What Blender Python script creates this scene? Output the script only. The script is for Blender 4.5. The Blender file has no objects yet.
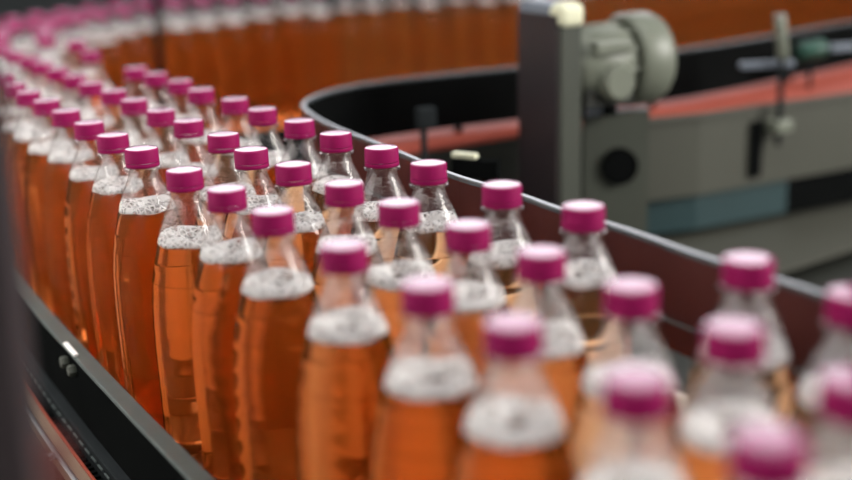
import bpy, bmesh, math, random
from mathutils import Vector, Matrix
ROW_A = [(-18.40, 51.90), (-16.91, 48.97), (-15.59, 46.66), (-14.17, 44.35), (-12.71, 41.85), (-11.20, 39.26), (-9.82, 36.89), (-8.39, 34.56), (-6.52, 31.41), (-5.01, 29.06), (-3.57, 26.72), (-1.73, 23.68), (0.00, 20.93), (1.42, 18.69), (3.04, 16.17), (4.40, 14.05), (5.85, 11.98)]
ROW_B = [(-22.05, 62.93), (-20.59, 60.25), (-19.14, 58.19), (-17.82, 55.87), (-16.38, 53.43), (-14.93, 51.01), (-13.61, 48.62), (-12.10, 46.29), (-10.72, 43.82), (-9.21, 41.30), (-7.82, 39.04), (-6.24, 36.42), (-5.04, 33.93), (-3.58, 31.70), (-2.04, 29.24), (-0.62, 27.10), (0.93, 24.93), (2.31, 22.73), (3.72, 20.45), (5.01, 18.14), (6.17, 15.85)]
ROW_C = [(-20.94, 67.11), (-18.67, 64.79), (-16.58, 59.75), (-12.75, 52.94), (-11.41, 50.80), (-9.90, 48.41), (-8.60, 45.89), (-6.89, 43.27), (-5.57, 40.87), (-4.05, 38.36), (-2.69, 35.96), (-1.21, 33.58), (0.13, 31.30), (1.93, 28.56), (3.64, 26.24), (6.24, 21.83), (7.53, 19.60), (8.69, 17.14)]
RET_C = [(-21.98, 69.76), (-22.82, 72.20), (-23.18, 74.76), (-23.08, 77.33), (-22.58, 79.87), (-21.75, 82.33), (-20.65, 84.68), (-19.33, 86.92), (-17.87, 89.07), (-16.22, 91.07), (-14.35, 92.85), (-12.28, 94.42), (-10.15, 95.92), (-8.04, 97.43), (-5.95, 98.99), (-3.83, 100.49), (-1.56, 101.73), (0.88, 102.59), (3.40, 103.23), (5.92, 103.87), (8.40, 104.66), (10.80, 105.70), (13.08, 106.93), (15.28, 108.33), (17.40, 109.83), (19.48, 111.39), (21.53, 112.99), (23.59, 114.58), (25.67, 116.13), (27.79, 117.64), (29.94, 119.11), (32.10, 120.55), (34.28, 121.97), (36.46, 123.38), (38.65, 124.78), (40.84, 126.19), (43.03, 127.59), (45.22, 129.00), (47.40, 130.41), (49.58, 131.82), (51.76, 133.24)]
RET_B = [(-23.92, 68.14), (-24.82, 70.60), (-25.39, 73.13), (-25.51, 75.73), (-25.38, 78.35), (-24.88, 80.90), (-24.06, 83.35), (-22.96, 85.68), (-21.65, 87.92), (-20.18, 90.07), (-18.53, 92.08), (-16.67, 93.90), (-14.65, 95.52), (-12.53, 97.03), (-10.41, 98.53), (-8.31, 100.07), (-6.25, 101.68), (-4.08, 103.10), (-1.74, 104.25), (0.73, 105.10), (3.25, 105.75), (5.77, 106.38), (8.23, 107.18), (10.60, 108.23), (12.84, 109.54), (15.00, 110.99), (17.10, 112.53), (19.16, 114.11), (21.21, 115.71), (23.28, 117.29), (25.38, 118.82), (27.51, 120.30), (29.67, 121.76), (31.84, 123.18), (34.02, 124.60), (36.21, 126.01), (38.39, 127.41), (40.58, 128.82), (42.77, 130.22), (44.96, 131.63), (47.14, 133.04), (49.32, 134.45), (51.50, 135.87)]
RET_A = [(-28.03, 75.74), (-27.90, 78.34), (-27.41, 80.89), (-26.58, 83.37), (-25.48, 85.75), (-24.24, 88.04), (-22.86, 90.24), (-21.34, 92.35), (-19.66, 94.34), (-17.79, 96.16), (-15.76, 97.79), (-13.64, 99.29), (-11.52, 100.80), (-9.43, 102.34)]
PATH_C = [(8.69, 17.14), (7.78, 18.93), (6.85, 20.69), (5.87, 22.43), (4.85, 24.15), (3.79, 25.85), (2.69, 27.51), (1.58, 29.17), (0.48, 30.84), (-0.58, 32.54), (-1.62, 34.24), (-2.65, 35.96), (-3.67, 37.68), (-4.68, 39.40), (-5.69, 41.13), (-6.71, 42.85), (-7.73, 44.57), (-8.74, 46.29), (-9.75, 48.01), (-10.77, 49.73), (-11.81, 51.44), (-12.84, 53.15), (-13.85, 54.88), (-14.84, 56.61), (-15.78, 58.37), (-16.67, 60.16), (-17.53, 61.96), (-18.43, 63.71), (-19.45, 65.39), (-20.54, 67.02), (-21.53, 68.71), (-22.32, 70.50), (-22.87, 72.39), (-23.17, 74.33), (-23.23, 76.30), (-23.05, 78.26), (-22.62, 80.19), (-21.99, 82.06), (-21.17, 83.87), (-20.21, 85.61), (-19.16, 87.31), (-18.02, 88.95), (-16.78, 90.50), (-15.41, 91.92), (-13.91, 93.21), (-12.31, 94.40), (-10.68, 95.55), (-9.04, 96.70), (-7.43, 97.88), (-5.84, 99.08), (-4.22, 100.24), (-2.54, 101.27), (-0.76, 102.09), (1.12, 102.72), (3.05, 103.22), (4.99, 103.69), (6.91, 104.21), (8.80, 104.84), (10.63, 105.62), (12.39, 106.53), (14.10, 107.56), (15.76, 108.66), (17.39, 109.82), (18.99, 111.02), (20.58, 112.24), (22.15, 113.47), (23.74, 114.69), (25.34, 115.89), (26.96, 117.06), (28.60, 118.20), (30.25, 119.32), (31.92, 120.43), (33.60, 121.52), (35.27, 122.61), (36.95, 123.70), (38.64, 124.78), (40.32, 125.86), (42.00, 126.93), (43.69, 128.01), (45.37, 129.10), (47.05, 130.18), (48.73, 131.27), (50.41, 132.36), (52.08, 133.45)]
PATH_A = [(9.62, 6.28), (8.52, 7.94), (7.41, 9.61), (6.31, 11.28), (5.20, 12.94), (4.10, 14.61), (2.99, 16.28), (1.90, 17.96), (0.83, 19.64), (-0.24, 21.33), (-1.30, 23.03), (-2.35, 24.73), (-3.40, 26.43), (-4.45, 28.13), (-5.51, 29.83), (-6.56, 31.53), (-7.60, 33.24), (-8.64, 34.95), (-9.66, 36.67), (-10.68, 38.39), (-11.70, 40.11), (-12.71, 41.84), (-13.72, 43.56), (-14.74, 45.28), (-15.74, 47.01), (-16.72, 48.75), (-17.68, 50.51), (-18.65, 52.25), (-19.64, 53.99), (-20.65, 55.71), (-21.67, 57.43), (-22.70, 59.15), (-23.72, 60.87), (-24.75, 62.58)]
GUARD = [(12.46, 14.63), (12.06, 15.32), (11.67, 16.02), (11.27, 16.71), (10.88, 17.41), (10.48, 18.10), (10.08, 18.80), (9.69, 19.49), (9.29, 20.19), (8.90, 20.88), (8.50, 21.58), (8.10, 22.28), (7.70, 22.97), (7.28, 23.65), (6.85, 24.32), (6.41, 24.99), (6.00, 25.67), (5.62, 26.37), (5.25, 27.08), (4.86, 27.78), (4.44, 28.45), (4.00, 29.11), (3.57, 29.77), (3.19, 30.46), (2.83, 31.16), (2.43, 31.85), (1.98, 32.50), (1.52, 33.16), (1.08, 33.83), (0.69, 34.52), (0.34, 35.24), (0.01, 35.96), (-0.32, 36.70), (-0.65, 37.42), (-1.00, 38.14), (-1.36, 38.86), (-1.73, 39.57), (-2.09, 40.28), (-2.45, 40.99), (-2.81, 41.71), (-3.15, 42.43), (-3.48, 43.16), (-3.79, 43.90), (-4.07, 44.64), (-4.33, 45.40), (-4.55, 46.17), (-4.73, 46.94), (-4.82, 47.72), (-4.78, 48.50), (-4.61, 49.27), (-4.35, 50.01), (-4.02, 50.74), (-3.62, 51.42), (-3.13, 52.03), (-2.56, 52.57), (-1.92, 53.04), (-1.25, 53.47), (-0.55, 53.87), (0.15, 54.25), (0.86, 54.62), (1.58, 54.96), (2.31, 55.30), (3.04, 55.63), (3.76, 55.96), (4.48, 56.31), (5.19, 56.68), (5.90, 57.05), (6.61, 57.43), (7.31, 57.81), (8.01, 58.19), (8.72, 58.56), (9.44, 58.91), (10.17, 59.25), (10.90, 59.57), (11.62, 59.91), (12.33, 60.27), (13.03, 60.66), (13.71, 61.09), (14.36, 61.54), (15.01, 62.01), (15.65, 62.50), (16.27, 62.99), (16.89, 63.50), (17.51, 64.00), (18.13, 64.52), (18.74, 65.03), (19.35, 65.55), (19.96, 66.07), (20.57, 66.59), (21.17, 67.11), (21.78, 67.63), (22.39, 68.15), (22.99, 68.67), (23.60, 69.19), (24.21, 69.71), (24.82, 70.23), (25.43, 70.75), (26.04, 71.27), (26.65, 71.78), (27.26, 72.29), (27.88, 72.81), (28.49, 73.32), (29.10, 73.84), (29.72, 74.35), (30.33, 74.86), (30.94, 75.38)]
PINK_NEAR = [(-1.23, 50.55), (-0.14, 51.23), (4.54, 54.13), (10.59, 56.67), (13.77, 57.75), (22.97, 62.45), (26.36, 64.55)]
PINK_FAR = [(-2.89, 53.45), (-1.76, 54.21), (4.91, 58.51), (11.42, 61.16), (18.20, 67.01), (27.66, 75.65), (32.73, 80.69)]
SLAB = [(9.51, 50.03), (16.31, 52.11), (20.95, 55.51), (26.47, 59.50), (30.06, 68.05), (24.07, 64.26), (20.04, 62.35), (12.17, 58.87), (6.60, 55.73)]

U = 0.03                    # one unit of the plan = the width of a bottle cap, 30 mm
BELT_H = 10.2               # belt surface lies this far below the middle of the caps
CAM_H = 7.17                 # camera height over the middle of the caps
ZC = 0.9 + (CAM_H + BELT_H) * U
def W(x, y, h):
    return Vector((x * U, y * U, ZC - (CAM_H + h) * U))
random.seed(11)
scene = bpy.context.scene
col = scene.collection

# ------------------------------------------------------------------ materials
def new_mat(name):
    m = bpy.data.materials.new(name); m.use_nodes = True
    m.node_tree.nodes.clear()
    return m, m.node_tree.nodes, m.node_tree.links
def pbr(name, color, rough=.5, metal=0., noise=0., scale=20., bump=0., bscale=60., spec=.3, coat=0.):
    m, n, l = new_mat(name)
    o = n.new('ShaderNodeOutputMaterial'); p = n.new('ShaderNodeBsdfPrincipled')
    l.new(p.outputs[0], o.inputs[0])
    p.inputs['Base Color'].default_value = (*color, 1)
    p.inputs['Roughness'].default_value = rough
    p.inputs['Metallic'].default_value = metal
    p.inputs['Specular IOR Level'].default_value = spec
    p.inputs['Coat Weight'].default_value = coat
    p.inputs['Coat Roughness'].default_value = .12
    tc = n.new('ShaderNodeTexCoord')
    if noise:
        t = n.new('ShaderNodeTexNoise'); t.inputs['Scale'].default_value = scale; t.inputs['Detail'].default_value = 4
        l.new(tc.outputs['Object'], t.inputs['Vector'])
        r = n.new('ShaderNodeMix'); r.data_type = 'RGBA'
        r.inputs[6].default_value = (*[c * (1 - noise) for c in color], 1)
        r.inputs[7].default_value = (*[min(1, c * (1 + noise)) for c in color], 1)
        l.new(t.outputs['Fac'], r.inputs[0]); l.new(r.outputs[2], p.inputs['Base Color'])
    if bump:
        t2 = n.new('ShaderNodeTexNoise'); t2.inputs['Scale'].default_value = bscale; t2.inputs['Detail'].default_value = 3
        l.new(tc.outputs['Object'], t2.inputs['Vector'])
        b = n.new('ShaderNodeBump'); b.inputs['Strength'].default_value = bump; b.inputs['Distance'].default_value = .001
        l.new(t2.outputs['Fac'], b.inputs['Height']); l.new(b.outputs[0], p.inputs['Normal'])
    return m

def pet_mat():
    m, n, l = new_mat('clear_pet')
    o = n.new('ShaderNodeOutputMaterial')
    tr = n.new('ShaderNodeBsdfTransparent'); tr.inputs[0].default_value = (.99, .99, .99, 1)
    gl = n.new('ShaderNodeBsdfGlossy'); gl.inputs['Roughness'].default_value = .07
    df = n.new('ShaderNodeBsdfDiffuse'); df.inputs[0].default_value = (.85, .84, .86, 1)
    tl = n.new('ShaderNodeBsdfTranslucent'); tl.inputs[0].default_value = (.85, .84, .86, 1)
    tc = n.new('ShaderNodeTexCoord'); oi = n.new('ShaderNodeObjectInfo')
    ad = n.new('ShaderNodeVectorMath'); ad.operation = 'ADD'
    l.new(tc.outputs['Object'], ad.inputs[0]); l.new(oi.outputs['Location'], ad.inputs[1])
    ns = n.new('ShaderNodeTexNoise'); ns.inputs['Scale'].default_value = 190; ns.inputs['Detail'].default_value = 3
    mp = n.new('ShaderNodeMapping'); mp.inputs['Scale'].default_value = (1, 1, 1.6)
    l.new(ad.outputs[0], mp.inputs[0]); l.new(mp.outputs[0], ns.inputs['Vector'])
    bp = n.new('ShaderNodeBump'); bp.inputs['Strength'].default_value = .35; bp.inputs['Distance'].default_value = .0012
    l.new(ns.outputs['Fac'], bp.inputs['Height']); l.new(bp.outputs[0], gl.inputs['Normal'])
    fr = n.new('ShaderNodeFresnel'); fr.inputs[0].default_value = 1.5; l.new(bp.outputs[0], fr.inputs['Normal'])
    mu = n.new('ShaderNodeMath'); mu.operation = 'MULTIPLY'; mu.inputs[1].default_value = .5; mu.use_clamp = True
    l.new(fr.outputs[0], mu.inputs[0])
    mz = n.new('ShaderNodeMath'); mz.operation = 'MULTIPLY'; l.new(mu.outputs[0], mz.inputs[0])
    # fine film of condensation and droplets
    vo = n.new('ShaderNodeTexVoronoi'); vo.inputs['Scale'].default_value = 420
    l.new(ad.outputs[0], vo.inputs['Vector'])
    cr = n.new('ShaderNodeMapRange'); cr.inputs[1].default_value = .12; cr.inputs[2].default_value = .42
    cr.inputs[3].default_value = HAZE_HI; cr.inputs[4].default_value = HAZE_LO
    sz = n.new('ShaderNodeSeparateXYZ'); l.new(tc.outputs['Object'], sz.inputs[0])
    # the film sits on the inside of the neck only, above the drink
    ht = n.new('ShaderNodeMapRange'); ht.inputs[1].default_value = (10.2 - 1.75) * U; ht.inputs[2].default_value = (10.2 - 1.5) * U
    ht.inputs[3].default_value = .22; ht.inputs[4].default_value = 1; l.new(sz.outputs['Z'], ht.inputs[0])
    hm = n.new('ShaderNodeMath'); hm.operation = 'MULTIPLY'; l.new(cr.outputs[0], hm.inputs[0]); l.new(ht.outputs[0], hm.inputs[1])
    l.new(vo.outputs['Distance'], cr.inputs[0])
    dm = n.new('ShaderNodeMixShader'); dm.inputs[0].default_value = .5
    l.new(df.outputs[0], dm.inputs[1]); l.new(tl.outputs[0], dm.inputs[2])
    m1 = n.new('ShaderNodeMixShader'); l.new(hm.outputs[0], m1.inputs[0]); l.new(tr.outputs[0], m1.inputs[1]); l.new(dm.outputs[0], m1.inputs[2])
    m2 = n.new('ShaderNodeMixShader'); l.new(ht.outputs[0], mz.inputs[1]); l.new(mz.outputs[0], m2.inputs[0]); l.new(m1.outputs[0], m2.inputs[1]); l.new(gl.outputs[0], m2.inputs[2])
    l.new(m2.outputs[0], o.inputs[0])
    return m

def liquid_mat():
    m, n, l = new_mat('orange_drink')
    o = n.new('ShaderNodeOutputMaterial')
    g = n.new('ShaderNodeBsdfRefraction'); g.inputs['IOR'].default_value = 1.33
    g.inputs['Color'].default_value = (1., .97, .92, 1); g.inputs['Roughness'].default_value = .02
    gs = n.new('ShaderNodeBsdfGlossy'); gs.inputs['Roughness'].default_value = .03
    fr = n.new('ShaderNodeFresnel'); fr.inputs[0].default_value = 1.33
    df = n.new('ShaderNodeBsdfDiffuse'); df.inputs[0].default_value = LIQ
    tl = n.new('ShaderNodeBsdfTranslucent'); tl.inputs[0].default_value = LIQ
    a = n.new('ShaderNodeMixShader'); a.inputs[0].default_value = .6
    l.new(df.outputs[0], a.inputs[1]); l.new(tl.outputs[0], a.inputs[2])
    tr = n.new('ShaderNodeBsdfTransparent'); tr.inputs[0].default_value = (1., .97, .92, 1)
    g2 = n.new('ShaderNodeMixShader'); g2.inputs[0].default_value = 0.05
    l.new(g.outputs[0], g2.inputs[1]); l.new(tr.outputs[0], g2.inputs[2])
    b = n.new('ShaderNodeMixShader'); b.inputs[0].default_value = SCAT
    l.new(g2.outputs[0], b.inputs[1]); l.new(a.outputs[0], b.inputs[2])
    c = n.new('ShaderNodeMixShader'); c.inputs[0].default_value = .0; l.new(b.outputs[0], c.inputs[1]); l.new(gs.outputs[0], c.inputs[2])
    l.new(c.outputs[0], o.inputs[0])
    va = n.new('ShaderNodeVolumeAbsorption'); va.inputs['Color'].default_value = (.97, .54, .08, 1); va.inputs['Density'].default_value = ABS
    l.new(va.outputs[0], o.inputs['Volume'])
    return m

def foam_mat():
    m, n, l = new_mat('drink_foam')
    o = n.new('ShaderNodeOutputMaterial')
    df = n.new('ShaderNodeBsdfDiffuse'); tl = n.new('ShaderNodeBsdfTranslucent'); tr = n.new('ShaderNodeBsdfTransparent')
    for s in (df, tl): s.inputs[0].default_value = (.82, .80, .79, 1)
    a = n.new('ShaderNodeMixShader'); a.inputs[0].default_value = .35
    l.new(df.outputs[0], a.inputs[1]); l.new(tl.outputs[0], a.inputs[2])
    tc = n.new('ShaderNodeTexCoord'); oi = n.new('ShaderNodeObjectInfo')
    ad = n.new('ShaderNodeVectorMath'); ad.operation = 'ADD'
    l.new(tc.outputs['Object'], ad.inputs[0]); l.new(oi.outputs['Location'], ad.inputs[1])
    v = n.new('ShaderNodeTexVoronoi'); v.feature = 'DISTANCE_TO_EDGE'; v.inputs['Scale'].default_value = 210; l.new(ad.outputs[0], v.inputs['Vector'])
    v2 = n.new('ShaderNodeTexVoronoi'); v2.inputs['Scale'].default_value = 420; l.new(ad.outputs[0], v2.inputs['Vector'])
    # walls of the bubbles are white, the bubbles themselves half clear, in patches
    mr = n.new('ShaderNodeMapRange'); mr.inputs[1].default_value = .05; mr.inputs[2].default_value = .22; mr.inputs[3].default_value = 0; mr.inputs[4].default_value = .9
    l.new(v.outputs['Distance'], mr.inputs[0])
    pn = n.new('ShaderNodeTexNoise'); pn.inputs['Scale'].default_value = 95; l.new(ad.outputs[0], pn.inputs['Vector'])
    gt = n.new('ShaderNodeMapRange'); gt.inputs[1].default_value = .40; gt.inputs[2].default_value = .52; l.new(pn.outputs['Fac'], gt.inputs[0])
    mm = n.new('ShaderNodeMath'); mm.operation = 'MULTIPLY'; l.new(mr.outputs[0], mm.inputs[0]); l.new(gt.outputs[0], mm.inputs[1])
    bp = n.new('ShaderNodeBump'); bp.inputs['Strength'].default_value = .7; bp.inputs['Distance'].default_value = .001
    l.new(v2.outputs['Distance'], bp.inputs['Height']); l.new(bp.outputs[0], df.inputs['Normal'])
    mx = n.new('ShaderNodeMixShader'); l.new(mm.outputs[0], mx.inputs[0]); l.new(a.outputs[0], mx.inputs[1]); l.new(tr.outputs[0], mx.inputs[2])
    l.new(mx.outputs[0], o.inputs[0])
    return m

HAZE_HI, HAZE_LO = .05, .0
LIQ = (1., .35, .035, 1); SCAT = .07
ABS = 14.
def poly_mat():
    m, n, l = new_mat('milky_backlight_plastic')
    o = n.new('ShaderNodeOutputMaterial'); df = n.new('ShaderNodeBsdfDiffuse'); tl = n.new('ShaderNodeBsdfTranslucent')
    for q in (df, tl): q.inputs[0].default_value = (.9, .88, .84, 1)
    mx = n.new('ShaderNodeMixShader'); mx.inputs[0].default_value = .6
    l.new(df.outputs[0], mx.inputs[1]); l.new(tl.outputs[0], mx.inputs[2]); l.new(mx.outputs[0], o.inputs[0])
    return m
M = dict(
    poly=poly_mat(),
    cap=pbr('magenta_cap_plastic', (.195, .003, .060), .6, spec=.12, bump=.1, bscale=500),
    captop=pbr('polished_magenta_cap_top', (.19, .006, .070), .45, spec=.2, coat=1., bump=.05, bscale=300),
    pet=pet_mat(), liquid=liquid_mat(), foam=foam_mat(),
    black=pbr('black_painted_steel', (.004, .0044, .0044), .6, spec=0., noise=.3, scale=12),
    graphite=pbr('graphite_plastic', (.014, .016, .017), .55, spec=0., noise=.25, scale=25, bump=.2),
    strip=pbr('brushed_rail_steel', (.052, .064, .062), .5, .2, noise=.18, scale=60, bump=.1),
    edge=pbr('pale_rail_edge', (.055, .065, .07), .25, .0, spec=.45, noise=.12, scale=40),
    maroon=pbr('maroon_liner', (.060, .019, .017), .5, spec=.05, noise=.2, scale=10),
    orange=pbr('orange_red_wear_strip', (.17, .02, .006), .5),
    tan=pbr('tan_wear_bar', (.13, .085, .055), .55, noise=.2),
    steel=pbr('bright_steel', (.55, .58, .60), .28, .9),
    white=pbr('white_plate', (.72, .72, .70), .45),
    belt=pbr('dark_chain_belt', (.12, .115, .11), .45, noise=.25, scale=30),
    salmon=pbr('salmon_belt', (.29, .062, .042), .6, spec=.15, noise=.12, scale=8),
    olive=pbr('olive_grey_paint', (.043, .044, .034), .5, noise=.12, scale=6),
    olive_dark=pbr('dark_olive_paint', (.016, .017, .014), .5, noise=.2, scale=6),
    motor=pbr('grey_green_motor_paint', (.115, .125, .098), .42, noise=.12, scale=14),
    column=pbr('column_grey_paint', (.036, .040, .031), .5, noise=.12, scale=14),
    cream=pbr('cream_cover', (.55, .55, .40), .5),
    plum=pbr('dark_plum_panel', (.013, .009, .011), .5, noise=.15, scale=9),
    teal=pbr('teal_panel', (.013, .032, .035), .5, noise=.15, scale=6),
    slab=pbr('grey_shelf', (.042, .042, .033), .55, noise=.15, scale=5),
    green=pbr('green_knob', (.012, .05, .035), .45),
    bluegrey=pbr('blue_grey_block', (.12, .14, .17), .5),
    post=pbr('dark_mauve_post', (.024, .018, .020), .7, spec=.2, noise=.1),
    red=pbr('dark_red_hose', (.06, .010, .008), .6, spec=.2),
    wall=pbr('off_white_added_wall', (.80, .79, .76), .7, noise=.04, scale=3),
    floor=pbr('dark_concrete', (.025, .028, .023), .8, spec=.2, noise=.3, scale=1.2, bump=.2),
)

# ------------------------------------------------------------------ helpers
def mesh_obj(name, verts, faces, mat, parent=None, smooth=True, loc=None, angle=40):
    me = bpy.data.meshes.new(name)
    me.from_pydata([tuple(v) for v in verts], [], faces)
    bm = bmesh.new(); bm.from_mesh(me)
    bmesh.ops.recalc_face_normals(bm, faces=bm.faces)
    bm.to_mesh(me); bm.free()
    if smooth:
        me.shade_smooth()
        me.set_sharp_from_angle(angle=math.radians(angle))
    me.materials.append(mat)
    o = bpy.data.objects.new(name, me); col.objects.link(o)
    if parent is not None: o.parent = parent
    if loc is not None: o.location = loc
    return o
def empty(name, loc=(0, 0, 0)):
    e = bpy.data.objects.new(name, None); e.empty_display_size = .02
    col.objects.link(e); e.location = loc
    return e
def tag(o, label, cat, group=None):
    o['label'] = label; o['category'] = cat
    if group: o['group'] = group
    return o
def lathe(prof, seg=48, knurl=0., flute=0.):
    """prof: list of (r, z) from top to bottom"""
    V, F = [], []
    rings = []
    for r, z in prof:
        if r < 1e-6:
            rings.append([len(V)]); V.append((0, 0, z))
        else:
            ids = []
            for k in range(seg):
                a = 2 * math.pi * k / seg
                rr = r * (1 - (knurl if k % 2 else 0)) * (1 - flute * (.5 - .5 * math.cos(7 * a)))
                ids.append(len(V)); V.append((rr * math.cos(a), rr * math.sin(a), z))
            rings.append(ids)
    for A_, B_ in zip(rings[:-1], rings[1:]):
        if len(A_) == 1 and len(B_) == 1: continue
        for k in range(seg):
            k2 = (k + 1) % seg
            if len(A_) == 1: F.append((A_[0], B_[k], B_[k2]))
            elif len(B_) == 1: F.append((A_[k], B_[0], A_[k2]))
            else: F.append((A_[k], B_[k], B_[k2], A_[k2]))
    return V, F
def normals2(path):
    N = []
    for i in range(len(path)):
        a = path[max(0, i - 1)]; b = path[min(len(path) - 1, i + 1)]
        t = Vector((b[0] - a[0], b[1] - a[1])).normalized()
        N.append(Vector((-t.y, t.x)))
    return N
def sweep(path, prof, base=(0, 0, 0)):
    """prof: closed polygon of (offset to the left, h); returns world vertices"""
    N = normals2(path); V, F = [], []; k = len(prof)
    for p, n_ in zip(path, N):
        for o_, h in prof:
            V.append(W(p[0] + n_.x * o_, p[1] + n_.y * o_, h))
    for i in range(len(path) - 1):
        for j in range(k):
            j2 = (j + 1) % k
            F.append((i * k + j, i * k + j2, (i + 1) * k + j2, (i + 1) * k + j))
    F.append(tuple(range(k))); F.append(tuple(range((len(path) - 1) * k, len(path) * k)))
    return V, F
def rect(o1, o2, h1, h2): return [(o1, h1), (o2, h1), (o2, h2), (o1, h2)]
def circ(o, h, r, n=8): return [(o + r * math.cos(2 * math.pi * i / n), h + r * math.sin(2 * math.pi * i / n)) for i in range(n)]
def prism(poly, h1, h2):
    V = [W(x, y, h1) for x, y in poly] + [W(x, y, h2) for x, y in poly]; n_ = len(poly)
    F = [tuple(range(n_)), tuple(range(n_, 2 * n_))] + [(i, (i + 1) % n_, n_ + (i + 1) % n_, n_ + i) for i in range(n_)]
    return V, F
def bevel(o, w=.05, seg=2):
    b = o.modifiers.new('bevel', 'BEVEL'); b.width = w * U; b.segments = seg; b.limit_method = 'ANGLE'
    return o
def obox(cx, cy, ang, lx, ly, h1, h2):
    c, s = math.cos(ang), math.sin(ang)
    return prism([(cx + dx * c - dy * s, cy + dx * s + dy * c) for dx, dy in ((-lx/2, -ly/2), (lx/2, -ly/2), (lx/2, ly/2), (-lx/2, ly/2))], h1, h2)
def rod(p0, p1, r, seg=16, rounded=0):
    p0, p1 = Vector(p0), Vector(p1); d = (p1 - p0); L = d.length
    prof = [(0, L), (r * .8, L), (r, L - r * .25), (r, r * .25), (r * .8, 0), (0, 0)] if not rounded else \
        [(0, L)] + [(r * math.sin(a), L - rounded + rounded * math.cos(a)) for a in (.3, .6, .9, 1.2, 1.5708)] + [(r, r * .1), (r * .95, 0), (0, 0)]
    V, F = lathe(prof, seg)
    q = Vector((0, 0, 1)).rotation_difference(d.normalized())
    return [q @ Vector(v) + p0 for v in V], F
def to_parent(V, e):
    return [Vector(v) - e.location for v in V]
def part(name, VF, mat, parent, **k):
    return mesh_obj(name, to_parent(VF[0], parent), VF[1], mat, parent, **k)

# ------------------------------------------------------------------ bottle
def zz(h): return (BELT_H - h) * U
SHELL = [(.405, -.20), (.405, .27), (.42, .30), (.535, .315), (.55, .345), (.535, .38), (.44, .40), (.435, .48), (.465, .60), (.53, .76),
         (.62, .95), (.715, 1.17), (.80, 1.42), (.90, 1.72), (.975, 2.05), (1.07, 2.4), (1.14, 2.8), (1.19, 3.2), (1.22, 3.6), (1.24, 4.1), (1.25, 4.6), (1.25, 5.2),
         (1.24, 5.8), (1.23, 6.5), (1.23, 7.0), (1.225, 8.0), (1.225, 9.0), (1.20, 9.5), (1.15, 9.85), (1.02, 10.1), (.84, 10.195), (.62, 10.15), (.35, 9.97), (0, 9.87)]
def rad(h):
    for (r0, h0), (r1, h1) in zip(SHELL[:-1], SHELL[1:]):
        if h0 <= h <= h1: return r0 + (r1 - r0) * (h - h0) / max(1e-6, h1 - h0)
    return 1.
def ribbed():
    out = []
    h = 2.9
    base = [p for p in SHELL if p[1] <= 2.8]
    out += base
    while h < 7.7:
        r = rad(h)
        out += [(r, h - .12), (r - .006, h), (r + .0, h + .12)]
        h += .62
    out += [p for p in SHELL[SHELL.index((1.225, 8.0)):]]
    return out
SH = ribbed()
shell_me = {}
def topmat(o):
    o.data.materials.append(M['captop'])
    for f in o.data.polygons:
        if abs(f.normal.z) > .75 and f.center.z > zz(-.2): f.material_index = 1
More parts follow.
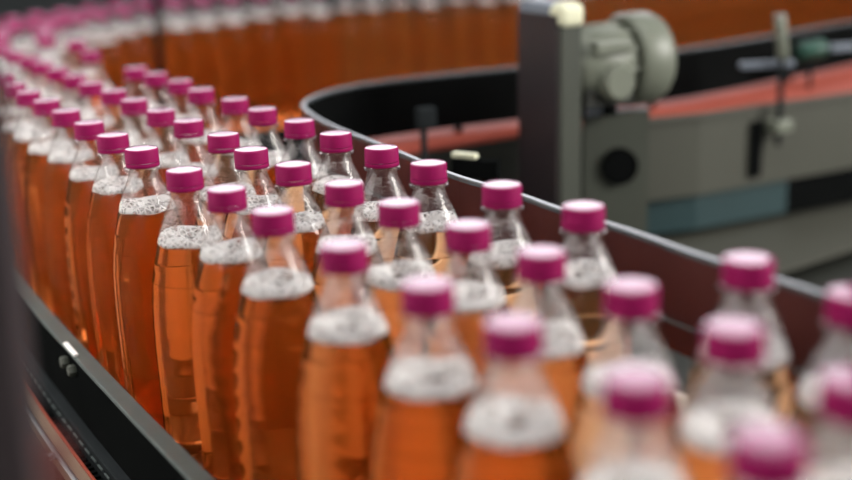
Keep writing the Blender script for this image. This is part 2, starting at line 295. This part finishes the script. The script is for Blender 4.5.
def make_meshes():
    V, F = lathe([(r * U, zz(h)) for r, h in SH], 56)
    o = mesh_obj('bottle_body', V, F, M['pet'], angle=80); shell_me['hi'] = o.data; bpy.data.objects.remove(o)
    V, F = lathe([(r * U, zz(h)) for r, h in SHELL], 24)
    o = mesh_obj('bottle_body', V, F, M['pet'], angle=80); shell_me['lo'] = o.data; bpy.data.objects.remove(o)
    # cap: short knurled cylinder with a soft top edge; the drinking edge band under it is a part of its own
    prof = [(0, -.262), (.30, -.262), (.44, -.260), (.474, -.250), (.490, -.232), (.497, -.20), (.5, .10), (.5, .145), (.44, .15), (.43, -.15), (0, -.16)]
    V, F = lathe([(r * U, zz(h)) for r, h in prof], 120, .012)
    o = mesh_obj('cap', V, F, M['cap'], angle=50); topmat(o); shell_me['cap'] = o.data; bpy.data.objects.remove(o)
    prof = [(.44, .165), (.5, .165), (.507, .20), (.505, .27), (.49, .285), (.44, .285), (.44, .165)]
    V, F = lathe([(r * U, zz(h)) for r, h in prof], 60)
    o = mesh_obj('tamper_band', V, F, M['cap'], angle=50); shell_me['band'] = o.data; bpy.data.objects.remove(o)
    prof = [(0, -.262), (.45, -.260), (.492, -.228), (.5, .12), (.505, .285), (.42, .285), (0, .2)]
    V, F = lathe([(r * U, zz(h)) for r, h in prof], 24)
    o = mesh_obj('cap', V, F, M['cap'], angle=50); topmat(o); shell_me['caplo'] = o.data; bpy.data.objects.remove(o)
    for k, (fill, th) in enumerate([(1.52, .23), (1.60, .21), (1.68, .25), (1.76, .23)]):
        for q, seg in (('hi', 56), ('lo', 24)):
            src = SH if q == 'hi' else SHELL
            prof = [(0, fill), (.5 * rad(fill), fill), ((rad(fill) - .02), fill)] + [(max(0, r - .02), h if h < 9.8 else h - .03) for r, h in src if h > fill + .03]
            V, F = lathe([(r * U, zz(h)) for r, h in prof], 98 if q == 'hi' else 42, 0, .012)
            o = mesh_obj('drink', V, F, M['liquid'], angle=60); shell_me['liq%d%s' % (k, q)] = o.data; bpy.data.objects.remove(o)
            # froth: uneven ring-shaped cushion lying on the drink
            rng = random.Random(k * 7 + 1); V, F = [], []
            nr = 8 if q == 'hi' else 3
            top = fill - th; sg = seg
            # ring cushion: high against the wall, sinking to the open drink in the middle
            for i in range(nr + 1):
                t0 = i / nr
                for j in range(sg):
                    a = 2 * math.pi * j / sg
                    inner = .26 + .10 * math.sin(2 * a + k) + .05 * math.sin(5 * a + 2 * k)
                    t = inner + (1 - inner) * t0
                    r = (rad(top) - .012) * t
                    rise = min(1, t0 / .6); rise = rise * rise * (3 - 2 * rise)
                    hh = (fill - .02) + (top - fill + .02) * rise + .04 * math.sin(3 * a + k) * t0 + (.03 * (rng.random() - .5) if 0 < i < nr else 0)
                    V.append((r * U * math.cos(a), r * U * math.sin(a), zz(hh)))
            for t in (.5, 1.0):
                for j in range(sg):
                    a = 2 * math.pi * j / sg
                    hh = top + (fill - .012 - top) * t
                    if t == 1.0: hh = fill - .01 + .02 * math.sin(5 * a + 2 * k)
                    r = rad(hh) - .012
                    V.append((r * U * math.cos(a), r * U * math.sin(a), zz(hh)))
            tot = nr + 3
            for i in range(tot):
                for j in range(sg):
                    j2 = (j + 1) % sg; i2 = (i + 1) % tot
                    F.append((i * sg + j, i * sg + j2, i2 * sg + j2, i2 * sg + j))
            o = mesh_obj('froth', V, F, M['foam'], angle=180); shell_me['foam%d%s' % (k, q)] = o.data; bpy.data.objects.remove(o)
make_meshes()
def child(name, me, parent):
    o = bpy.data.objects.new(name, me); col.objects.link(o); o.parent = parent; return o
def make_bottle(q, k):
    e = empty('drink_bottle')
    child('bottle_body', shell_me[q], e)
    c = child('cap', shell_me['cap' if q == 'hi' else 'caplo'], e)
    if q == 'hi': child('tamper_band', shell_me['band'], c)
    child('drink', shell_me['liq%d%s' % (k, q)], e)
    child('froth', shell_me['foam%d%s' % (k, q)], e)
    return e
def copy_tree(o, parent=None):
    c = o.copy(); col.objects.link(c)
    if parent is not None: c.parent = parent
    for ch in list(o.children): copy_tree(ch, c)
    return c
protos = {}
def place_bottle(x, y, q, label, group, k=None):
    if k is None: k = random.randrange(4)
    key = (q, k)
    if key not in protos:
        b = protos[key] = make_bottle(q, k)
    else:
        b = copy_tree(protos[key])
    b.location = W(x, y, BELT_H); b.rotation_euler = (0, 0, random.random() * 6.28)
    tag(b, label, 'bottle', group)
    return b
ORD = ['first', 'second', 'third', 'fourth', 'fifth', 'sixth', 'seventh', 'eighth', 'ninth', 'tenth', 'eleventh', 'twelfth', 'thirteenth', 'fourteenth',
       'fifteenth', 'sixteenth', 'seventeenth', 'eighteenth', 'nineteenth', 'twentieth', 'twenty-first', 'twenty-second']
for rows, where, group in ((ROW_A[:-1], 'in the row along the left rail', 'bottles in the row along the left rail'),
                           (ROW_B, 'in the middle row', 'bottles in the middle row'),
                           (ROW_C[:-1], 'in the row along the maroon rail', 'bottles in the row along the maroon rail')):
    for i, (x, y) in enumerate(reversed(rows)):
        lab = 'magenta-capped bottle of orange drink, %s from the camera %s' % (ORD[i], where)
        near = y < 24
        place_bottle(x, y, 'hi', lab, group, (random.choice([2, 3]) if near else None))
for rows, lab in ((RET_C, 'out-of-focus capped bottle of orange drink in the front row of the far lane'),
                  (RET_B, 'out-of-focus capped bottle in the second row of the far lane, behind the front row'),
                  (RET_A, 'out-of-focus capped bottle in the hindmost row of the far lane')):
    for x, y in rows:
        place_bottle(x, y, 'lo', lab, 'bottles ' + lab[lab.index('in the'):].split(',')[0])

# ------------------------------------------------------------------ conveyor under the bottles
e = empty('bottle_conveyor', W(0, 30, BELT_H))
full = PATH_C
b_ = part('chain_belt', sweep([(8.69 + (8.69 - 7.78) * k, 17.14 - (18.93 - 17.14) * k) for k in (7, 5, 3, 1.5)] + full, rect(-1.5, 6.3, BELT_H, BELT_H + .3)), M['belt'], e, smooth=False)
ext = [(8.69 + (8.69 - 7.78) * k, 17.14 - (18.93 - 17.14) * k) for k in (7, 5, 3, 1.5)] + full
part('side_frame', sweep(ext, rect(-1.6, -1.5, BELT_H - .1, BELT_H + 3.2)), M['black'], e, smooth=False)
part('side_frame', sweep(ext, rect(6.3, 6.55, BELT_H + .1, BELT_H + 3.2)), M['black'], e, smooth=False)
for i in range(6, len(full), 14):
    n_ = normals2(full)[i]; p = full[i]
    for o_ in (-1.2, 6.0):
        part('leg', obox(p[0] + n_.x * o_, p[1] + n_.y * o_, math.atan2(n_.y, n_.x), .5, .5, BELT_H + .3, 40.199), M['black'], e, smooth=False)
tag(e, 'dark chain conveyor carrying the bottles round the bend', 'conveyor')

# left guide rail with its ledge
e = empty('guide_rail', W(PATH_A[10][0], PATH_A[10][1], 9))
part('top_strip', sweep(PATH_A, [(1.73, 6.5), (2.2, 6.5), (2.23, 6.53), (2.23, 6.62), (1.70, 6.62), (1.70, 6.53)]), M['strip'], e, smooth=False)
part('rail_wall', sweep(PATH_A, rect(2.06, 2.2, 6.62, 9.1)), M['black'], e, smooth=False)
part('ledge', sweep(PATH_A, [(2.2, 8.75), (2.50, 8.75), (2.54, 8.8), (2.54, 9.1), (2.2, 9.1)]), M['graphite'], e, smooth=False)
tag(e, 'black guide wall with a grey-green steel top strip, left of the bottles', 'rail')
# tooth rack under the ledge
V, F = [], []
N = normals2(PATH_A)
for i in range(len(PATH_A) - 1):
    for s in range(6):
        t = s / 6
        x = PATH_A[i][0] * (1 - t) + PATH_A[i + 1][0] * t; y = PATH_A[i][1] * (1 - t) + PATH_A[i + 1][1] * t
        n_ = N[i]; ang = math.atan2(n_.y, n_.x)
        v, f = obox(x + n_.x * 2.76, y + n_.y * 2.76, ang, .26, .16, 9.2, 9.8)
        F += [tuple(a + len(V) for a in q) for q in f]; V += v
e = empty('tooth_rack', W(PATH_A[10][0], PATH_A[10][1], 9.8))
part('rack_teeth', (V, F), M['black'], e, smooth=False)
V2, F2 = sweep(PATH_A, rect(2.56, 2.62, 9.0, 9.8)); part('rack_edge', (V2, F2), M['graphite'], e, smooth=False)
part('rack_base', sweep(PATH_A, rect(2.56, 2.92, 9.8, 9.95)), M['black'], e, smooth=False)
# shiny links peeping through
V, F = [], []
for i in range(len(PATH_A) - 1):
    for s in range(3):
        t = (s + .5) / 3
        x = PATH_A[i][0] * (1 - t) + PATH_A[i + 1][0] * t; y = PATH_A[i][1] * (1 - t) + PATH_A[i + 1][1] * t
        n_ = N[i]; ang = math.atan2(n_.y, n_.x)
        v, f = obox(x + n_.x * 2.59, y + n_.y * 2.59, ang, .05, .42, 8.95, 9.0)
        F += [tuple(a + len(V) for a in q) for q in f]; V += v
part('chain_link', (V, F), M['strip'], e, smooth=False)['kind'] = 'stuff'
tag(e, 'black toothed rack running below the left guide wall', 'rack')
e = empty('wear_rail', W(PATH_A[10][0], PATH_A[10][1], 9.8))
part('orange_strip', sweep(PATH_A, circ(2.96, 9.02, .055)), M['orange'], e)
part('bar', sweep(PATH_A, rect(3.02, 3.34, 9.02, 9.8)), M['tan'], e, smooth=False)
part('steel_rod', sweep(PATH_A, circ(3.44, 9.0, .075)), M['steel'], e)
for i in range(2, 24, 3):
    p = PATH_A[i]; n_ = N[i]
    part('stud', rod(W(p[0] + n_.x * 3.5, p[1] + n_.y * 3.5, 9.0), W(p[0] + n_.x * 3.85, p[1] + n_.y * 3.85, 9.0), .12 * U), M['steel'], e)
tag(e, 'tan rail with an orange-red strip and a steel rod, low left corner', 'rail')

# clip on the left rail
i = min(range(len(PATH_A)), key=lambda k: abs(PATH_A[k][1] - 36.9))
p = PATH_A[i]; n_ = N[i]; ang = math.atan2(n_.y, n_.x)
e = empty('rail_clip', W(p[0] + n_.x * 2.0, p[1] + n_.y * 2.0, 6.5))
bevel(part('plate', obox(p[0] + n_.x * 2.18, p[1] + n_.y * 2.18, ang, .16, 1.3, 6.40, 6.5), M['white'], e, smooth=False), .03)
for dy in (-.45, .45):
    q = (p[0] + n_.x * 2.2 - n_.y * dy, p[1] + n_.y * 2.2 + n_.x * dy)
    part('bolt', rod(W(q[0], q[1], 7.0), W(q[0] + n_.x * .25, q[1] + n_.y * .25, 7.0), .2 * U, 6), M['column'], e)
tag(e, 'small white clip with two dark bolts on the left guide wall', 'clip')

# ------------------------------------------------------------------ inner loop guard
e = empty('loop_guard', W(GUARD[20][0], GUARD[20][1], 3.4))
part('liner', sweep(GUARD, rect(.02, .07, .82, 3.3)), M['maroon'], e, smooth=False)
part('inner_panel', sweep(GUARD, rect(-.07, .02, .82, 3.3)), M['black'], e, smooth=False)
part('top_edge', sweep(GUARD, [(-.08, .75), (.08, .75), (.10, .78), (.10, .88), (-.10, .88), (-.10, .78)]), M['edge'], e, smooth=False)
part('lower_wire', sweep(GUARD[:60], circ(.14, 2.55, .045, 6)), M['edge'], e)
for i in (4, 14, 24, 36, 46, 60, 74, 88):
    if i < len(GUARD):
        n_ = normals2(GUARD)[i]; g = (GUARD[i][0] - n_.x * .26, GUARD[i][1] - n_.y * .26); part('stanchion', rod(W(g[0], g[1], 3.25), W(g[0], g[1], 10.9), .2 * U), M['black'], e)
tag(e, 'maroon-lined guard with pale steel top edge looping right of the bottles', 'guard rail')

e = empty('backlight_panel', W(GUARD[20][0], GUARD[20][1], 9))  # added translucent panel, lit from behind so the drink refracts something bright
part('backlight_plate', sweep(GUARD[:52], rect(.0, .12, 4.3, 10.2)), M['poly'], e, smooth=False)
part('backlight_foot', sweep(GUARD[:52], rect(-.05, .12, 10.2, 10.5)), M['graphite'], e, smooth=False)
tag(e, 'added milky white panel below the maroon guard, lit through to brighten the drink', 'light panel')

# machine bed inside the loop
e = empty('machine_bed', W(12, 56, 11))
bedpoly = [(14, 17.5), (10.2, 24), (5.6, 31.5), (2.2, 38), (-1.6, 45), (-3.2, 48.2), (-1.0, 51.2), (8, 57), (14, 62), (26, 72), (30, 74), (30, 17.5)]
part('bed_plate', prism(bedpoly, 10.9, 11.4), M['olive_dark'], e, smooth=False)
for x, y in ((13, 24), (3, 40), (0, 49), (20, 60), (28, 70), (28, 22), (28, 45)):
    part('leg', obox(x, y, 0, 1.2, 1.2, 11.4, 40.199), M['black'], e, smooth=False)
tag(e, 'dark machine bed lying low behind the maroon guard', 'machine bed')

# salmon belt on its olive frame
e = empty('salmon_conveyor', W(12, 58, 10.9))
def lerp_path(P, k):
    out = []
    for a, b in zip(P[:-1], P[1:]):
        for i in range(k):
            t = i / k; out.append((a[0] * (1 - t) + b[0] * t, a[1] * (1 - t) + b[1] * t))
    return out + [P[-1]]
PN, PF = PINK_NEAR, PINK_FAR
part('belt', prism(PN + PF[::-1], 3.5, 3.7), M['salmon'], e, smooth=False)
part('lip', sweep(PN[2:], [(-.25, 3.62), (0, 3.5), (.0, 3.72), (-.25, 3.8)]), M['slab'], e, smooth=False)
part('side_panel', sweep(PN[3:] + [(40, 71)], rect(-.1, .1, 3.8, 7.7)), M['olive'], e, smooth=False)
part('dark_side_panel', sweep(PN[:4], rect(-.1, .1, 3.75, 7.7)), M['olive_dark'], e, smooth=False)
part('far_panel', sweep(PF, rect(-.1, .1, 3.7, 10.9)), M['olive_dark'], e, smooth=False)
part('teal_panel', sweep([(7.2, 57.2), (10.64, 57.25), (13.77, 58.1), (19.2, 60.8)], rect(-.1, .1, 7.7, 9.6)), M['teal'], e, smooth=False)
part('black_panel', sweep([(19.2, 60.8), (40, 71.3)], rect(-.1, .1, 7.7, 9.6)), M['black'], e, smooth=False)
part('shelf', prism(SLAB, 10.0, 10.25), M['slab'], e, smooth=False)
part('shelf_base', prism([(10.5, 52), (16.3, 53.6), (26, 61), (24, 63), (12, 58)], 10.25, 10.9), M['black'], e, smooth=False)
# slotted bracket on the panel
part('dark_bracket', obox(17.0, 59.25, .47, .7, .35, 4.3, 7.2), M['black'], e, smooth=False)
tag(e, 'salmon-pink flat belt on an olive-grey frame behind the guard', 'conveyor')

# ------------------------------------------------------------------ gearmotor on its column
u = Vector((-.447, .894)); v = Vector((.894, .447))
c0 = Vector((5.79, 49.0))
e = empty('motor_column', W(c0.x, c0.y, 10.9))
def quad(s0, s1, t0, t1): return [tuple(c0 + v * s + u * t) for s, t in ((s0, t0), (s1, t0), (s1, t1), (s0, t1))]
bevel(part('column', prism(quad(.05, 1.15, .05, 3.3), -2.1, 10.9), M['column'], e, smooth=False), .12, 3)
part('plum_cover', prism(quad(-.06, .05, .15, 3.25), -2.3, 8.5), M['plum'], e, smooth=False)
bevel(part('top_cover', prism(quad(0, 1.15, .6, 3.3), -2.75, -2.1), M['bluegrey'], e, smooth=False), .15, 3)
bevel(part('corner_cover', prism(quad(-.05, 1.25, -.1, .95), -2.8, -1.75), M['cream'], e, smooth=False), .35, 4)
tag(e, 'tall grey machine column with cream top corner, carrying the motor', 'machine column')
e = empty('gear_motor', W(8, 51, 1.4))
hc = .05
def MP(s, t, h):
    q = c0 + v * s + u * t; return W(q.x, q.y, h)
part('motor_body', rod(MP(1.2, 1.6, hc), MP(4.3, 1.6, hc), 1.65 * U, 40), M['motor'], e)
part('fan_cover', rod(MP(4.2, 1.6, hc), MP(6.4, 1.6, hc), 2.05 * U, 48, rounded=.9 * U), M['motor'], e)
for k in range(12):
    a = math.pi * 2 * k / 12 + .1
    h = hc + 1.68 * math.cos(a); t = 1.6 + 1.68 * math.sin(a)
    d0 = MP(1.9, t, h); d1 = MP(4.2, t, h)
    part('cooling_fin', rod(d0, d1, .07 * U, 6), M['motor'], e)
part('gear_cover', rod(MP(2.9, .25, .7), MP(2.9, -.35, .7), .85 * U, 32), M['motor'], e)
part('gear_case', prism(quad(1.5, 3.9, .2, 1.6), -.5, 1.7), M['olive_dark'], e, smooth=False)
bevel(part('terminal_box', prism(quad(1.7, 3.6, -.2, 1.0), -1.1, -.5), M['motor'], e, smooth=False), .12)
part('foot', prism(quad(3.0, 3.5, .8, 2.2), 1.4, 2.3), M['black'], e, smooth=False)
part('foot', prism(quad(1.5, 1.8, .8, 2.2), .9, 2.3), M['black'], e, smooth=False)
tag(e, 'grey-green electric gear motor with a domed fan cover', 'motor')
e = empty('motor_bracket', W(8.7, 52, 10.9))
pl = part('bracket_plate', prism([(7.15, 51.6), (10.2, 52.3), (10.2, 53.1), (7.15, 52.4)], 2.3, 10.9), M['column'], e, smooth=False)
part('bore', rod(W(8.78, 51.93, 4.75), W(8.8, 51.75, 4.75), .85 * U, 28), M['black'], e)
part('blue_block', prism([(7.2, 51.2), (8.5, 51.5), (8.5, 52.2), (7.2, 51.9)], 1.9, 2.3), M['bluegrey'], e, smooth=False)
tag(e, 'grey bracket with a round black bore under the motor', 'bracket')

# ------------------------------------------------------------------ small fittings
e = empty('clamp_post', W(17.5, 56.9, 6.2))
part('rod', rod(W(18.15, 59.2, 1.1), W(18.15, 59.2, 5.6), .15 * U), M['graphite'], e)
part('handle', rod(W(17.9, 59.2, -1.0), W(18.2, 59.2, 1.25), .3 * U, 20, rounded=.25 * U), M['motor'], e)
bevel(part('clamp_block', obox(18.2, 59.3, .47, 1.1, .9, 4.3, 4.9), M['motor'], e, smooth=False), .08)
bevel(part('cross_plate', obox(17.5, 59.6, .1, 2.8, .45, 1.35, 1.65), M['bluegrey'], e, smooth=False), .05)
tag(e, 'upright clamp rod with grey handle before the salmon belt', 'clamp')
e = empty('knob', W(21.1, 64, 3.4))
part('knob_head', rod(W(20.4, 63.6, 1.5), W(21.9, 63.9, 1.3), .5 * U, 20, rounded=.2 * U), M['green'], e)
part('stem', rod(W(21.1, 63.8, 1.6), W(21.1, 63.8, 3.5), .12 * U), M['graphite'], e)
part('base_plate', obox(22.9, 64.2, .3, 1.6, .5, 1.2, 1.5), M['bluegrey'], e, smooth=False)
tag(e, 'dull green knob beyond the salmon belt, by the frame edge', 'knob')
e = empty('rail_clamp', W(.1, 48.1, 3.5))
part('stem', rod(W(.05, 48.0, 1.9), W(.0, 48.0, 10.9), .14 * U), M['graphite'], e)
bevel(part('clamp_head', obox(.15, 48.0, .4, .85, .5, 1.1, 2.0), M['graphite'], e, smooth=False), .12)
tag(e, 'small dark clamp on a stem at the start of the salmon belt', 'clamp')
e = empty('sensor_bracket', W(1.5, 42, 2.2))
V, F = obox(1.5, 41.8, -.55, 1.0, .32, 1.75, 1.95)
bevel(part('plate', (V, F), M['cream'], e, smooth=False), .05)
part('arm', obox(1.9, 41.5, -.35, 1.7, .5, 1.95, 2.6), M['black'], e, smooth=False)
part('post', rod(W(2.2, 41.3, 2.5), W(2.2, 41.3, 10.9), .14 * U), M['black'], e)
tag(e, 'small bright metal bracket just behind the maroon guard', 'bracket')
e = empty('guide_post', W(-18.0, 82, 40.2))
part('rod', rod(W(-18.0, 82, -9), W(-18.0, 82, 40.199), .28 * U), M['black'], e)
part('foot_plate', obox(-18, 82, 0, 1.6, 1.6, 39.95, 40.199), M['black'], e, smooth=False)
tag(e, 'thin dark upright post in front of the far lane of bottles', 'post')

# foreground, very close and soft
e = empty('machine_post', W(-7, 16, 40.2))
V, F = [], []
def slant(x0, x1, hh): return [(x0, 15.7), (x1, 15.7), (x1, 16.5), (x0, 16.5)]
V = [W(x, y, -5.2) for x, y in slant(-8.4, -5.75, 0)] + [W(x, y, 40.199) for x, y in slant(-7.6, -5.9, 0)]
V = [W(x, y, -5.2) for x, y in slant(-8.4, -5.75, 0)] + [W(x, y, 1) for x, y in slant(-8.4, -5.95, 0)] + [W(x, y, 40.199) for x, y in slant(-8.4, -5.95, 0)]
F = [(0, 1, 2, 3), (8, 9, 10, 11)] + [(a + i, a + (i + 1) % 4, a + 4 + (i + 1) % 4, a + 4 + i) for a in (0, 4) for i in range(4)]
bevel(part('post', (V, F), M['post'], e, smooth=False), .1)
tag(e, 'blurred dark mauve machine post at the left edge, closest to the camera', 'post')
e = empty('red_hose', W(-5.2, 14.6, 40.2))
part('hose', rod(W(-4.55, 12.9, -1.1), W(-4.3, 12.6, 40.199), .16 * U), M['red'], e)
tag(e, 'blurred dark red hose running down beside the mauve post', 'hose')

# ------------------------------------------------------------------ setting
fl = mesh_obj('floor', [(-25, -8, 0), (25, -8, 0), (25, 45, 0), (-25, 45, 0)], [(0, 1, 2, 3)], M['floor'], smooth=False); fl['kind'] = 'structure'

def wall(name, x0, x1, y0, y1, z1):
    o = mesh_obj(name, [(x, y, z) for z in (0, z1) for x, y in ((x0, y0), (x1, y0), (x1, y1), (x0, y1))],
                 [(0, 1, 2, 3), (4, 5, 6, 7), (0, 1, 5, 4), (1, 2, 6, 5), (2, 3, 7, 6), (3, 0, 4, 7)], M['wall'], smooth=False)
    o['kind'] = 'structure'
wall('added_wall_left', -2.5, -2.3, -3.0, 2.6, 4.5)  # unseen wall, added as a bright surface for the bottles to refract
wall('added_wall_right', 3.9, 4.1, -3.0, 2.6, 4.5)  # its unseen counterpart on the right, added likewise

# ------------------------------------------------------------------ light
w = bpy.data.worlds.new('hall_light'); scene.world = w; w.use_nodes = True
n = w.node_tree.nodes; l = w.node_tree.links; n.clear()
wo = n.new('ShaderNodeOutputWorld'); bg = n.new('ShaderNodeBackground'); l.new(bg.outputs[0], wo.inputs[0])
tc = n.new('ShaderNodeTexCoord'); sx = n.new('ShaderNodeSeparateXYZ'); l.new(tc.outputs['Generated'], sx.inputs[0])
cr = n.new('ShaderNodeValToRGB'); l.new(sx.outputs['Z'], cr.inputs[0])
cr.color_ramp.elements[0].position = 0.0; cr.color_ramp.elements[0].color = (.03, .033, .03, 1)
cr.color_ramp.elements[1].position = 1.0; cr.color_ramp.elements[1].color = (.55, .57, .62, 1)
el = cr.color_ramp.elements.new(.12); el.color = (.20, .21, .22, 1)
l.new(cr.outputs[0], bg.inputs[0]); bg.inputs[1].default_value = 1.0
def area(name, loc, target, sx_, sy_, L, color=(1, 1, 1), spread=180):
    d = bpy.data.lights.new(name, 'AREA'); d.shape = 'RECTANGLE'; d.size = sx_; d.size_y = sy_
    d.spread = math.radians(spread); d.energy = L * math.pi * sx_ * sy_; d.color = color
    o = bpy.data.objects.new(name, d); col.objects.link(o); o.location = loc
    o.rotation_euler = (Vector(target) - Vector(loc)).to_track_quat('-Z', 'Y').to_euler()
    return o
area('window_light', (-.4, 14, 6.35), (0, 1.5, 1.2), 11.5, 5.2, 4.1, (.95, .93, 1))
area('ceiling_light', (.3, .9, 3.2), (0, 1.0, 1), 2.2, 1.4, 3.2, (1, .98, .96))
area('side_light', (3.2, .7, 2.4), (0.1, .8, 1.2), 1.4, 1.2, 40.0, (1, .97, .92))

area('added_wall_wash', (-1.1, 1.0, 3.4), (-2.3, 1.2, 1.0), 3.0, .4, 34.0, (1, .98, .94), 110)  # added lamp that brightens the left wall seen through the drink
area('hall_light', (-1.2, -2.6, 2.7), (0, 1.3, 1.15), 2.2, 1.6, 5.5, (1, .96, .9))

# ------------------------------------------------------------------ camera
cd = bpy.data.cameras.new('camera'); cam = bpy.data.objects.new('camera', cd); col.objects.link(cam)
p_, r_ = .283, -.032
Fv = Vector((0, math.cos(p_), -math.sin(p_))); Uv = Vector((0, math.sin(p_), math.cos(p_))); Rv = Vector((1, 0, 0))
R2 = math.cos(r_) * Rv + math.sin(r_) * Uv; U2 = -math.sin(r_) * Rv + math.cos(r_) * Uv
mt = Matrix((R2, U2, -Fv)).transposed().to_4x4(); mt.translation = (0, 0, ZC)
cam.matrix_world = mt
cd.sensor_width = 36; cd.lens = 1180 / 852 * 36; cd.clip_start = .02; cd.clip_end = 200
cd.dof.use_dof = True; cd.dof.focus_distance = 34.5 * U; cd.dof.aperture_fstop = 2.0
scene.camera = cam
scene.view_settings.view_transform = 'Standard'; scene.view_settings.look = 'None'
scene.view_settings.exposure = -0.1; scene.view_settings.gamma = 1; scene.view_settings.use_curve_mapping = False
cy = scene.cycles
cy.max_bounces = 24; cy.transmission_bounces = 20; cy.transparent_max_bounces = 48; cy.glossy_bounces = 8; cy.diffuse_bounces = 4
cy.caustics_reflective = True; cy.caustics_refractive = True; cy.sample_clamp_indirect = 6
cy.use_denoising = True
